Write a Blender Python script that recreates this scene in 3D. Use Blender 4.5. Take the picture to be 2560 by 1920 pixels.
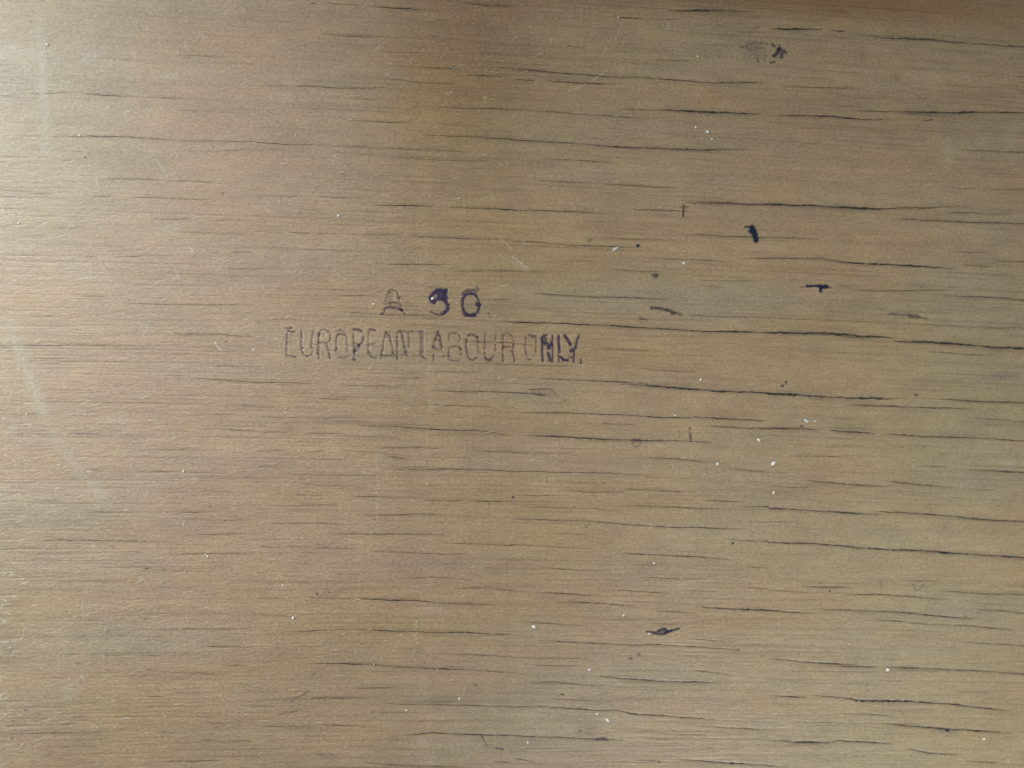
import bpy, math, random
import numpy as np
from mathutils import Vector, Matrix, Euler

for o in list(bpy.data.objects): bpy.data.objects.remove(o)
scene = bpy.context.scene
COL = scene.collection
rnd = random.Random(7)
npr = np.random.RandomState(11)

# ------------------------------------------------------------------ camera
U = 1.0e-4                      # one photo pixel on the board = 0.1 mm
LENS = 30.0
FPX = 2560 * LENS / 36.0
DIST = FPX * U
cam_d = bpy.data.cameras.new('camera')
cam = bpy.data.objects.new('camera', cam_d)
COL.objects.link(cam)
scene.camera = cam
cam_d.lens = LENS; cam_d.sensor_width = 36.0
cam_d.clip_start = 0.005; cam_d.clip_end = 20
TILT = Euler((math.radians(-1.0), math.radians(-4.0), 0.0), 'XYZ')   # right side a little nearer
cam.rotation_euler = TILT
R3 = TILT.to_matrix()
cam.location = R3 @ Vector((0, 0, DIST))
CAM = np.array(cam.location); RM = np.array(R3)
def px2uv(px, py):
    """photo pixel -> board coordinates in units of U (x right, y up)"""
    px = np.asarray(px, float); py = np.asarray(py, float)
    d = np.stack([(px-1280)/FPX, -(py-960)/FPX, -np.ones_like(px)], -1) @ RM.T
    t = -CAM[2]/d[..., 2]
    return (CAM[0]+t*d[..., 0])/U, (CAM[1]+t*d[..., 1])/U
fu, fv = px2uv(650, 760)
cam_d.dof.use_dof = True
cam_d.dof.focus_distance = float(abs((R3.transposed() @ (Vector((fu*U, fv*U, 0)) - cam.location)).z))
cam_d.dof.aperture_fstop = 6.0

# ------------------------------------------------------------------ world and lamps
world = bpy.data.worlds.new("World"); scene.world = world
world.use_nodes = True
bg = world.node_tree.nodes['Background']
bg.inputs[0].default_value = (0.96, 0.97, 1.0, 1); bg.inputs[1].default_value = 0.045
scene.view_settings.view_transform = 'Standard'; scene.view_settings.look = 'None'
scene.view_settings.exposure = 0.0; scene.view_settings.gamma = 1.0

def spot_lamp(name, loc, target, half, blend, power, color, soft):
    d = bpy.data.lights.new(name, 'SPOT'); d.spot_size = 2*half; d.spot_blend = blend
    d.energy = power; d.color = color; d.shadow_soft_size = soft
    o = bpy.data.objects.new(name, d); COL.objects.link(o)
    o.location = loc
    o.rotation_euler = (Vector(target)-Vector(loc)).to_track_quat('-Z', 'Y').to_euler()
    return o
spot_lamp('window_lamp', (-0.418, 0.232, 0.149), (-0.148, -0.099, 0), 0.654, 0.987, 16.6, (0.98, 0.98, 1.0), 0.085)
wd = bpy.data.lights.new('window', 'AREA'); wd.shape = 'RECTANGLE'; wd.size = 0.60; wd.size_y = 0.60; wd.spread = math.radians(75)
wd.energy = 0.74; wd.color = (0.93, 1.0, 1.0)
wo = bpy.data.objects.new('window', wd); COL.objects.link(wo)
wo.location = (-0.55, 0.14, 0.56)
wo.rotation_euler = (Vector((-0.22, 0.03, 0))-wo.location).to_track_quat('-Z', 'Y').to_euler()
spot_lamp('lower_right_fill', (0.22, -0.62, 0.42), (0.13, -0.07, 0), 0.23, 1.0, 25.0, (1.0, 0.97, 0.90), 0.12)  # unseen spot, added to brighten the lower right and leave the top dim

# ------------------------------------------------------------------ noise
def vnoise(x, y, seed):
    xi = np.floor(x).astype(np.int64); yi = np.floor(y).astype(np.int64)
    fx = x-xi; fy = y-yi
    fx = fx*fx*(3-2*fx); fy = fy*fy*(3-2*fy)
    def h(a, b):
        n = (a*374761393 + b*668265263 + seed*974634777) & 0xffffffff
        n = ((n ^ (n >> 13))*1274126177) & 0xffffffff
        return ((n ^ (n >> 16)) & 0xffff)/32767.5-1.0
    return ((h(xi, yi)*(1-fx)+h(xi+1, yi)*fx)*(1-fy)+(h(xi, yi+1)*(1-fx)+h(xi+1, yi+1)*fx)*fy)
def fbm(x, y, seed, oct=4):
    s = 0; a = 0.5
    for k in range(oct):
        s = s+a*vnoise(x*2**k, y*2**k, seed+k*13); a *= 0.55
    return s

# ------------------------------------------------------------------ marks read off the photograph
TS = 3.4563                     # enlargement at which the tiles below were read
def tile(ox, oy, pts): return [(ox+a/TS, oy+b/TS) for a, b in pts]
CR = {
(0,0): """2 230,805 430,806 660,802|4 700,812 860,824 1000,828 1200,833|1.5 1250,835 1600,850|3 530,1172 620,1182 780,1176 870,1182 1090,1185 1270,1196 1450,1210|1.5 1450,1210 1950,1225 2212,1225
2 900,1545 1100,1548 1420,1553|2 1450,1558 1700,1570 1860,1575|2 0,1645 250,1652|1 450,1385 650,1388|1 0,825 200,835|1.5 1500,475 2050,500|2 0,522 60,525|1 1620,1305 2150,1300|1 1500,955 1850,960""",
(640,0): """3 0,1235 330,1250 650,1252|2 700,1255 1010,1268|1.5 1050,1275 1850,1315|3 470,30 520,32|3 600,28 900,45|3 980,55 1620,92|3.5 1780,25 2080,50 2212,48|2.5 560,290 880,315 1030,320|1 1320,310 1650,318
1.5 1040,450 1320,455 1560,463|2 1390,580 1600,588 1790,592|2 1930,580 2212,582|2 0,738 440,745 640,760 800,762 1200,755|2 980,680 1250,690 1380,708 1800,725|3 1820,650 2212,662|1 780,850 1050,860
2.5 1500,925 1900,938 2212,942|2.5 1000,1048 1370,1060|1 740,1040 1000,1050|1 0,1105 350,1110|3 1440,1165 1800,1180 2212,1205|2 1080,1355 1500,1375 1750,1390 2050,1392|1 0,993 200,990""",
(1280,0): """3.5 0,590 300,620 700,655 940,668 1130,668 1430,690 1750,715 2212,713|3.5 30,685 200,695|3.5 280,700 900,730|2.5 0,942 500,980 1180,1025|2 920,945 1300,948|6 1300,945 1700,968 2160,982
3.5 0,1212 220,1220 600,1245 1050,1275 1500,1290 1880,1292|1.5 1880,1292 2100,1295|2 240,1365 620,1388 920,1410|2 240,1560 700,1582|2.5 800,1590 1420,1625|5 1330,85 1500,90 1760,93 2000,98|2 2000,100 2120,105
3 880,145 1130,158|2 1200,170 1450,160|1.5 1190,515 1560,530|1 540,1190 900,1210|1.5 450,400 640,410""",
(1920,0): """5 0,250 300,248 480,252|5 540,262 670,270|2 700,285 1000,325|5 1000,325 1400,342|3.5 1400,345 1700,370 2212,410|2 90,750 820,760|5 30,998 540,1005 780,1025|2.5 780,1030 1170,1042|2.5 750,955 1170,965
6 1170,965 1400,970 1860,970|4 1860,972 2212,975|2 1640,1300 1800,1305 2212,1320|4 1330,1050 1440,1035|1.5 1580,1625 1800,1630|1.5 1900,1640 2212,1632|2 1800,660 1950,655|2 2100,660 2212,665""",
(0,480): """1.5 100,5 460,15|1.5 730,30 1000,38|1.5 1100,45 1440,55|1 1440,58 1900,65|1 0,140 250,140|2 1270,235 1550,236 1700,236|1.5 1780,242 2212,246|2 720,565 850,562|2 960,560 1240,556|3 1810,525 1900,527
3 2000,520 2180,522|2 1880,660 2212,668|3 0,1328 200,1325 550,1325 700,1322 960,1330|1.5 960,1332 1250,1335|2 1460,1225 1900,1232 2212,1250|1.5 150,1430 560,1440 830,1442|2 1060,965 1500,972 1800,975 2212,972
1.5 720,905 940,905|1 1600,890 1950,890|2 1640,1605 2212,1645|1 1440,340 2212,375|1.2 1850,1500 2000,1502|1.2 300,720 470,722""",
(640,480): """2 0,35 440,38|2 530,42 960,45|3 1000,115 1600,125|3.5 1640,130 2212,152|1.2 800,158 1100,168|3 280,350 480,358|3 520,358 710,360|2 770,360 1240,372|2.5 1300,380 1900,405 2212,415|2.5 1000,620 1720,628
2.5 1700,680 1820,685 2212,682|1.2 0,662 370,668|1 400,765 640,768|1.8 700,895 1070,900|1.2 1100,975 1480,988|1.8 690,1035 900,1048|1.5 900,1055 1500,1075 1680,1085|2 2080,1115 2212,1120|1.8 2000,925 2212,930
1 1360,815 1800,830|1 0,1110 400,1100|1.5 1300,1145 1850,1165|2 1440,1550 2000,1555|2 1870,1480 2212,1492|1 1100,1605 1550,1605|1.5 0,1645 600,1650|2 1770,1290 2212,1305""",
(1280,480): """3 0,155 300,162 820,190|2.5 1000,148 1200,152 1600,172|5 1480,92 1900,98 2212,108|2.2 820,395 1080,412 1480,422|2 1400,358 1700,372 2050,390 2190,395|2.5 0,428 200,435 560,460 830,465 1080,485
2.5 1140,560 1300,575 1560,585 1900,600|2.5 1950,570 2212,570|1.8 840,670 1320,688|1 440,590 740,598|1.8 0,683 380,702|1.5 1040,840 1300,860|1.3 1560,760 2212,775|1.2 1570,808 1860,825
3 160,872 350,885 700,908 1150,918 1370,928|1 100,1008 440,1012|2.5 1470,1058 1640,1068|1.5 1640,1070 2212,1085|4.5 0,1122 400,1133 720,1145 900,1155 1070,1172 1300,1185 1700,1205 2212,1212|2 0,1312 230,1325
2 0,1490 620,1505|1.5 740,1355 1360,1378|2 1100,1525 1300,1545 1650,1560|2.8 220,1612 520,1622 860,1638 1180,1655|1 2080,1590 2212,1592""",
(1920,480): """6.5 0,108 250,112 550,128 940,142|4.5 940,142 1400,135|2 1400,132 1620,128|3 1050,235 1200,235 1550,248 1750,262 2212,275|1.8 0,390 440,405|3.5 0,570 480,578 650,605|5 650,605 900,625 1200,635 1450,652 1640,660
2 1500,180 1780,180 1900,195 2080,200|1.5 1560,515 1900,520|2.5 1950,598 2212,600|1.5 1660,630 1940,655|1.2 150,758 360,768|1.2 580,810 780,815|2 700,860 1100,850 1600,852|3 1510,905 1700,900 1950,912 2212,935
1.5 0,1085 440,1105|8 0,1212 350,1218 600,1225 850,1245 1100,1265|6 1070,1288 1300,1292 1560,1305 1900,1335 2212,1355|1.8 1340,1380 1500,1385 1850,1410 1990,1405|1.8 1800,1160 2212,1175|1 1340,1575 1500,1570""",
(0,960): """4 0,235 60,225|2.5 100,262 400,265 530,266|1.5 620,272 720,270|1.8 60,432 520,435|2.5 580,430 860,435|1.8 1740,250 1870,255|1.8 1880,256 2050,258|2 1460,388 1600,390|2 1700,385 1900,390 2212,408|1.8 2030,185 2212,192
1 1150,565 2000,572|1.5 730,742 900,748|1.8 1160,750 1560,757|1 1620,760 1950,765|1 0,725 400,735|1.5 640,960 730,962|1.5 1010,975 1090,975|1.5 1700,920 2040,928|2.5 1660,960 1700,953|1.3 100,1062 200,1062|1.3 330,1010 540,1012
1.2 740,1110 1060,1110|2.2 1540,1105 1770,1105|1.2 1960,1115 2080,1115|2.8 280,1358 480,1345 720,1350 950,1355 1220,1355|1.2 1220,1358 1500,1362|1.8 1560,1308 2000,1295 2212,1298|1.5 0,1430 280,1412
2.2 1400,1478 1600,1470 1860,1465 2212,1475|4.5 1230,1600 1310,1592|1.5 1310,1600 1600,1612 1900,1625|1 1500,1170 2212,1180""",
(640,960): """2.5 720,8 1280,18|2 420,122 860,132|1.5 0,200 250,202|1.5 0,290 600,295 900,300|2.2 0,415 400,412|2.2 440,425 800,425|3.5 880,362 1240,370 1640,398 1900,400|2.5 1900,402 2100,430 2212,437|3 1500,55 1750,68 1870,68 2212,72
2 1360,178 1700,190 2080,205|1.8 0,580 290,572|1.8 430,590 600,578|1.5 720,575 1050,595 1300,620|2 1000,550 1600,552|2.5 1120,620 1220,638 1340,648|1.8 1860,575 2212,590|1.8 500,655 780,657
3 1080,735 1500,742 1700,735 2000,745 2212,752|1.5 0,710 230,715|1.3 200,780 1100,788|1.5 350,860 520,868|1.3 520,875 900,880|1.2 60,958 660,962|1.8 800,975 1170,970|2 120,1048 720,1050|3 1450,1005 1800,1015|3 1830,1010 2212,1018
2.5 900,1135 1100,1132 1400,1122 1650,1128|1.3 1680,1130 1880,1138|2.2 120,1205 600,1207|1.2 600,1210 900,1212|2.5 620,1300 850,1297 1200,1297 1640,1300|3 1620,1375 1900,1385 2212,1398|1.8 0,1400 160,1405|1.8 240,1405 460,1402
1.8 500,1415 900,1425|2.5 960,1445 1290,1455 1600,1467 1890,1470|2.2 330,1555 490,1555|1.5 0,1630 100,1632|1.5 660,1640 900,1648""",
(1280,960): """5.5 900,0 1150,8 1450,40 1800,62 2212,78|2.5 0,75 250,85 400,92|3.2 40,242 500,250 900,265 1280,290 1560,293|4 1560,288 1800,298 2212,320|4 1700,365 1950,375 2212,385|4.5 100,442 560,465 900,482 1200,487 1500,495 1760,508
1.5 560,320 700,345 1080,350|2 0,595 500,605|2.5 1060,628 1350,645 1780,682|2.3 1800,725 2000,745 2212,762|2.5 0,750 400,765 650,765 1220,782|2.2 440,920 650,935 940,928 1000,910 1150,912 1500,930 1600,945|1.5 0,960 500,965
2.5 1000,1045 1300,1060 1800,1080|1.8 0,1060 700,1075 1000,1100|2 1660,1005 1830,1015 2030,1025|2 1940,1062 2212,1060|3 0,1165 400,1180 780,1192 1050,1218 1300,1232 1600,1240 1880,1248|1.4 1880,1250 2030,1252|3 1820,1335 2000,1350 2212,1360
1.3 1980,1195 2212,1190|2 0,1390 300,1405 700,1420|3 900,1460 1250,1480 1600,1495 1830,1512 1950,1520|1.2 280,1285 660,1305|2.3 240,1580 450,1600 850,1618|1.2 700,1370 880,1380|1.3 2000,1580 2212,1588""",
(1920,960): """7 0,80 400,102 690,118 1000,125|2 1000,128 1200,128|3.5 1480,130 1800,148 2212,165|4 650,185 1000,190 1300,200 1800,218|1.5 540,295 860,305|2 1700,295 2000,305 2212,325|5 0,385 480,395|6 520,400 960,430
5 1000,433 1250,450 1650,460|3 1650,460 2212,490|1.8 180,620 700,628|2 1290,700 1560,715|3 1700,738 2212,765|2.8 280,828 540,850 880,880 1050,885|3.5 1000,838 1300,870 1640,895|1.5 1800,912 1970,918|2 0,880 200,895 380,890
4.5 0,1075 400,1095 640,1110 990,1130|4.5 900,1102 1300,1120 1580,1140 1820,1165 2212,1190|4 0,1368 430,1380|5.5 430,1385 860,1418 1050,1432 1500,1450 1800,1475 2212,1500|1.3 0,765 230,768|1 0,1190 280,1188""",
(0,1440): """1.3 720,385 850,388|3 1430,455 1600,458|1.5 1600,458 2150,460|2.5 640,522 750,522|2.5 380,518 430,515|2 1700,605 2212,612|1.8 540,670 700,675|1.8 780,680 1100,690|1.8 1200,688 1400,682|2.2 1560,845 1820,850 1980,855
1.8 1920,775 2130,770|1.8 1480,1000 1720,1010|2.5 1280,1040 1420,1040|2 2050,1115 2212,1125|1 300,880 660,870|2 480,1285 640,1270|2 600,1225 760,1212|1.5 0,1360 780,1362|4 780,1358 890,1340|1.8 1700,1415 1900,1420
1.8 2000,1418 2212,1425|3 1420,1600 1700,1608|3 1720,1598 1900,1590|1.5 1780,1270 1960,1278""",
(640,1440): """2 1220,20 1450,12 1700,18 1900,42|2 0,188 280,190|2.5 420,190 900,198|4.5 900,198 1380,215 1520,228|3 1520,232 1800,242 2100,252|2.5 1690,110 1850,100 2000,108 2212,128|2 180,490 400,482 550,465 1000,465
3.5 1000,465 1320,485|4 1320,483 1800,490 2212,508|1.5 40,665 380,668|2.5 440,758 780,758|4 780,762 1020,765 1200,785 1500,800 1850,812|2.5 1850,812 2212,835|2.2 1640,680 1900,685 2212,698|2.8 440,1068 600,1055 900,1055
2 1060,1100 1300,1115 1800,1118 2212,1128|2.2 980,1178 1360,1185|2 0,1125 200,1128|2 0,1298 500,1305|2 520,1285 850,1295 1100,1320|3.2 1160,1392 1400,1368 1520,1355 1800,1368 2212,1380|1.2 400,1382 580,1385|2.5 470,1535 710,1548
2 860,1612 1250,1635 1850,1652|1.5 840,970 1250,970|1 0,340 400,345|2.5 2050,1605 2212,1610""",
(1280,1440): """3 0,130 150,135|3 180,140 740,168|2.8 370,222 700,235 1100,262|2.5 840,118 1080,132 1380,148|1.3 1480,125 1780,138|2 1100,12 1500,28 1700,25|2 1920,85 2212,108|3 1560,262 1900,285|4.5 1900,285 2212,298|2 0,395 300,408
2.5 300,408 660,432|2 1230,302 1600,322|1.5 860,378 1100,385|1.5 1150,405 1500,425|3 200,550 500,570 880,588 1050,598|3 1060,600 1250,592 1600,615 1980,642|2.5 1520,542 1940,568|1.8 0,705 700,715|1.8 180,770 640,780
3 1540,815 1680,828|1.8 1680,830 1900,855|3.5 700,870 1050,890 1260,905 1600,918 1820,930|2.5 120,915 380,920 620,942 880,945|3.5 0,1130 200,1125 500,1150 730,1162 900,1160 1050,1190 1320,1205 1500,1225 1780,1240|1.5 330,1062 740,1080
3 0,1382 500,1402 980,1418|2.2 1250,1355 1700,1375|2 1600,1290 2212,1335|4 20,1575 200,1612|2 1060,1588 1320,1600|4 1400,1582 1800,1612 2212,1635|1.2 0,515 200,520|1.2 0,840 130,842""",
(1920,1440): """2.8 280,85 500,95 740,102|2.2 0,118 380,145|3.2 650,165 900,158 1250,178 1560,205|3 1480,130 1700,142 2212,165|3.8 0,295 200,310 420,325|3 400,282 620,292 950,305 1300,330 1800,370|2.5 1820,290 2000,300 2212,320
1.5 1180,38 1500,40|2 2020,82 2212,88|3 880,378 1150,392 1350,415 1700,430 2150,470|2.5 1600,560 1800,578 2212,605|4 0,712 280,738 500,755 800,768|5 600,780 960,785|4.5 1040,790 1300,800|3.2 1300,798 1820,820 2212,850
2.8 0,1030 350,1050|2.8 380,1032 750,1062|6 750,1072 1250,1080|4 1250,1082 1600,1110 1880,1140 2110,1165|1.8 600,1190 860,1190 1150,1225|5 980,1272 1350,1305 1750,1335 2120,1358|3 0,1415 200,1430|5 200,1438 500,1438
4 500,1438 620,1422 900,1440 1100,1455|3.5 1180,1490 1400,1530 1680,1542|3 1700,1600 2000,1612|3 0,1640 200,1650|1.8 1600,990 1950,1010|1.2 150,1255 850,1275""",
}
pieces = []
for (ox, oy), txt in CR.items():
    for seg in txt.replace('\n', '|').split('|'):
        t = seg.split()
        if not t: continue
        P = np.array(tile(ox, oy, [tuple(map(float, q.split(','))) for q in t[1:]]))
        pieces.append((P, np.full(len(P), float(t[0]))))
# pieces read on neighbouring tiles (or with a change of width) join into one crack
pieces.sort(key=lambda q: q[0][0, 0])
used = [False]*len(pieces); cracks = []
for i in range(len(pieces)):
    if used[i]: continue
    P, W = pieces[i]; used[i] = True
    while True:
        nxt = None
        for j in range(len(pieces)):
            if used[j]: continue
            Q = pieces[j][0]
            if -3 < Q[0, 0]-P[-1, 0] < 7 and abs(Q[0, 1]-P[-1, 1]) < 4.5: nxt = j; break
        if nxt is None: break
        Q, V_ = pieces[nxt]; used[nxt] = True
        Q = Q.copy(); Q[0, 0] = max(Q[0, 0], P[-1, 0]+1.0)
        P = np.vstack([P, Q]); W = np.concatenate([W, V_])
    if P[-1, 0] > 2545: P = np.vstack([P, [P[-1, 0]+rnd.uniform(150, 500), P[-1, 1]+rnd.uniform(5, 18)]]); W = np.append(W, W[-1])
    if P[0, 0] < 12: P = np.vstack([[P[0, 0]-rnd.uniform(100, 300), P[0, 1]], P]); W = np.append(W[0], W)
    cracks.append((P, W))
# crack records in board coordinates (u ascending)
crk = []
for P, W in cracks:
    u, v = px2uv(P[:, 0], P[:, 1])
    crk.append((u, v, float((W*np.gradient(u)).sum()/np.gradient(u).sum()), W))
def crack_y(c, us):
    """centre line with a little waviness of its own"""
    u, v, w, W = c
    y = np.interp(us, u, v)
    s = int(abs(u[0]*7+v[0]*13)) % 9973
    return y + 1.1*vnoise(us/60.0, us*0+s, 5) + 0.45*vnoise(us/16.0, us*0+s, 9)

def slope_v(u):                  # fibres run level on the left and dip towards the right
    t = np.clip((u+1280)/2560, -0.6, 1.8)
    return -(28*t+42*t*np.abs(t))

# ------------------------------------------------------------------ stamp strokes, read at 5.267x from two tiles
ZS = 5.267
def za(s): return (680, s)
def zb(s): return (1060, s)
LET = [  # (name, ox, strokes: width(zoom px) ink pts)
('A', 680, "16 .38 1545,262 1512,330 1482,430|14 .35 1540,262 1580,236 1640,250|18 .42 1648,262 1668,340 1692,430 1722,510|22 .5 1512,412 1580,404 1650,412|30 .95 1500,474 1560,460 1630,470 1705,498|26 .8 1440,566 1478,520 1500,474|26 .62 1705,498 1730,525 1750,558|60 .16 1580,250 1580,400|12 .4 1660,330 1700,330"),
('5', 1060, "58 1 118,292 160,262 220,258 282,262|38 1 170,252 298,240|30 1 294,232 296,292|62 1 100,300 90,350 112,398 140,400|50 .95 130,392 180,356 236,352 285,385|54 .92 285,385 316,430 312,490 276,532|34 .75 284,532 250,552 215,558|30 .95 262,290 286,240|34 .9 270,300 296,345|14 .4 80,520 130,545 200,566|84 1 185,318 250,322 285,350|24 .5 150,236 230,228"),
('0', 1060, "34 .88 690,312 640,282 590,282 540,312 512,368|30 .82 512,368 508,430 520,500|34 .85 520,500 545,545 600,568 660,560|30 .6 660,560 705,530 726,480|64 .95 690,425 735,430|26 .45 735,430 728,480|26 .35 505,300 545,255 620,235 700,250|16 .4 690,200 730,240|22 .6 698,320 716,370 722,410|28 .4 520,545 540,575 690,580"),
('.', 1060, "12 .35 845,540 858,545 868,570 866,598"),
('E', 680, "12 .38 200,800 196,950 196,1100|18 .58 190,744 270,740|20 .62 205,778 305,788|20 .6 194,1106 250,1108 318,1124|9 .2 200,930 270,930"),
('U', 680, "16 .6 392,765 388,860 386,980|44 .85 388,985 392,1008|12 .35 394,1020 412,1088 470,1112|10 .28 470,1112 520,1098 545,1040|12 .42 540,770 532,860 524,960|32 .75 518,978 522,1000"),
('R', 680, "16 .6 628,800 616,900 612,1060 620,1145|20 .6 625,800 620,850|16 .5 640,765 700,756 750,788 776,850 758,915|16 .42 620,930 730,936|20 .6 726,950 746,1050 768,1135|24 .5 600,1050 612,1070|20 .4 755,1130 770,1140"),
('O', 680, "16 .42 852,840 848,930 850,1030|32 .7 848,1015 852,1035|14 .35 855,785 900,762 960,792 986,842|22 .45 860,830 880,822|16 .35 880,820 950,818 965,840|10 .35 988,850 992,1000 990,1060|12 .34 870,1124 980,1134"),
('P', 680, "22 .85 1058,758 1100,752 1150,762 1192,786|14 .5 1076,800 1074,920 1088,1050 1080,1150|26 .6 1205,850 1200,910 1150,975|36 .7 1150,975 1100,1030|22 .5 1098,940 1150,955|34 .75 1085,1030 1095,1050|14 .45 1064,1156 1108,1158"),
('E', 680, "20 .75 1268,760 1330,756 1372,770|12 .42 1276,780 1270,940 1274,1090|16 .5 1282,962 1330,950 1362,936|40 .5 1290,1068 1305,1078|28 .35 1290,1112 1370,1132"),
('A', 680, "16 .42 1502,795 1468,940 1440,1140|22 .55 1505,790 1545,850 1562,880|16 .42 1560,880 1582,970 1602,1090|12 .45 1442,1102 1640,1106|24 .3 1440,1060 1460,1050|26 .35 1585,1060 1600,1070"),
('N', 680, "18 .48 1652,795 1650,960 1652,1150|22 .52 1665,785 1708,800 1728,900 1742,985|30 .6 1742,985 1768,1060|54 .85 1762,1065 1776,1092|18 .5 1802,800 1806,900 1800,1000|12 .3 1680,780 1840,784"),
('L', 680, "16 .38 1988,790 1982,950 1982,1130|10 .25 1840,784 1996,782|14 .3 1985,1118 2045,1150|10 .2 1960,780 1955,1100"),
('A', 1060, "24 .4 188,785 150,900 122,990|30 .42 194,790 216,900 238,1000|40 .42 150,876 214,906|28 .65 112,982 140,990|18 .7 128,1085 124,1165|28 .5 255,1108 268,1114|14 .35 140,1010 232,1022"),
('B', 1060, "14 .35 340,815 440,800 478,850 466,920|14 .3 330,830 340,905|18 .4 334,1010 318,1120|14 .38 330,992 440,972 478,996|30 .75 466,994 482,1006|14 .35 488,1010 490,1100|14 .4 330,1158 430,1172 484,1152|30 .25 330,1100 345,1110"),
('O', 1060, "28 .6 578,842 620,816 668,832 702,862|20 .5 560,870 554,990|26 .68 554,990 570,1050|18 .5 570,1050 582,1115|14 .36 708,850 718,960 714,1080|18 .55 590,1132 640,1168 690,1130"),
('U', 1060, "14 .45 812,805 806,920 800,1060 810,1130|12 .36 948,800 940,920 942,1050|46 .85 812,1138 850,1160 885,1158|18 .3 885,1130 930,1090"),
('R', 1060, "22 .42 1036,830 1040,1000|20 .45 1040,1000 1040,1185|18 .45 1040,822 1100,802 1160,842 1184,920|20 .78 1180,940 1164,1050|18 .6 1164,1050 1180,1100 1196,1185|22 .33 1040,985 1150,986"),
('O', 1060, "18 .5 1345,850 1334,960 1342,1060|18 .4 1342,1060 1362,1130 1410,1164|32 .62 1385,824 1430,846 1450,850|14 .42 1470,830 1478,940 1474,1050|16 .38 1474,1050 1448,1120"),
('N', 1060, "26 .66 1560,850 1554,1000 1562,1180|20 .55 1570,840 1630,824|48 .68 1586,840 1612,920 1645,1010|52 .9 1640,1008 1684,930|18 .62 1692,830 1692,1000 1690,1190|32 .7 1632,1060 1662,1170|30 .6 1545,880 1600,960"),
('L', 1060, "40 .85 1772,835 1776,950 1784,1065|14 .4 1768,1080 1776,1188|30 .9 1790,1110 1838,1156|36 .92 1838,1158 1900,1160"),
('Y', 1060, "34 .6 1848,830 1880,870|46 .8 1872,870 1902,910 1932,966|24 .58 2046,830 2012,900 2000,990|48 .75 1920,1046 1970,1020 1998,990|20 .6 1978,1040 1970,1195|16 .5 1908,1116 1965,1132"),
('.', 1060, "15 .55 2064,1140 2062,1205|12 .3 2064,1200 2082,1200"),
]
letters = []
for nm, ox, txt in LET:
    ss = []
    for seg in txt.split('|'):
        t = seg.split(); w = float(t[0])/ZS; a = float(t[1])
        p = [tuple(map(float, q.split(','))) for q in t[2:]]
        P = np.array([(ox+x/ZS, 680+y/ZS) for x, y in p])
        u, v = px2uv(P[:, 0], P[:, 1])
        ss.append((np.stack([u, v], 1), w, a))
    letters.append((nm, ss))

# ------------------------------------------------------------------ the board: one sheet, finer where the photograph looks
def axis(segs, lo, hi):
    a = []
    for s, e, st in segs: a += list(np.arange(s, e, st))
    a.append(segs[-1][1])
    a = np.array(a, float)
    out = []; x = a[0]; st = segs[0][2]
    while x > lo: st *= 1.35; x -= st; out.append(max(x, lo))
    out2 = []; x = a[-1]; st = segs[-1][2]
    while x < hi: st *= 1.35; x += st; out2.append(min(x, hi))
    return np.concatenate([np.array(out[::-1]), a, np.array(out2)])
GX = axis([(-1450, -600, 5.0), (-600, 210, 2.6), (210, 1400, 5.0)], -3400, 3400)
GY = axis([(-1060, 0, 1.75), (0, 320, 1.3), (320, 1060, 1.75)], -2500, 2500)
nx, ny = len(GX), len(GY)
X, Y = np.meshgrid(GX, GY)
Yg = Y - slope_v(X)                     # coordinate across the fibres
H = np.zeros_like(X)
H += 2.0*fbm(X/700, Yg/200, 3, 3)
H += 0.28*fbm(X/160, Yg/16, 21, 3)
H += 0.22*fbm(X/9, Y/6, 33, 2)
dark = np.zeros_like(X)                 # grime seeped into the fibres beside the cracks
fine = np.zeros_like(X)
def row_slice(a, b): return slice(max(0, np.searchsorted(GY, a)-1), min(ny, np.searchsorted(GY, b)+1))
def col_slice(a, b): return slice(max(0, np.searchsorted(GX, a)), min(nx, np.searchsorted(GX, b)))
for c in crk:
    u, v, w0, W = c
    cs = col_slice(u[0], u[-1]); xs = GX[cs]
    if len(xs) == 0: continue
    yc = crack_y(c, xs)
    tap = np.clip((xs-u[0]+2)/60, 0.1, 1)*np.clip((u[-1]-xs+2)/60, 0.1, 1)
    ws = np.interp(xs, u, W); ws = np.convolve(np.pad(ws, 4, mode='edge'), np.ones(9)/9, 'valid'); w = ws[None, :]
    rs = row_slice(yc.min()-30, yc.max()+30)
    d = Y[rs, cs]-yc[None, :]
    sg = 1.2+0.45*w
    lf = (0.25+0.75*np.clip((xs+1100)/1500, 0, 1))[None, :]
    H[rs, cs] -= lf*(0.12+0.12*w)*np.exp(-(d/sg)**2)*tap
    H[rs, cs] += lf*(0.0*w)*np.exp(-((np.abs(d)-2.6*sg)/(1.4*sg))**2)*tap
    n = 0.75+0.6*vnoise(X[rs, cs]/60, Y[rs, cs]/7, 77)
    dark[rs, cs] += (0.10+0.05*w)*np.exp(-(d/(1.7+0.95*w))**2)*tap*n
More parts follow.
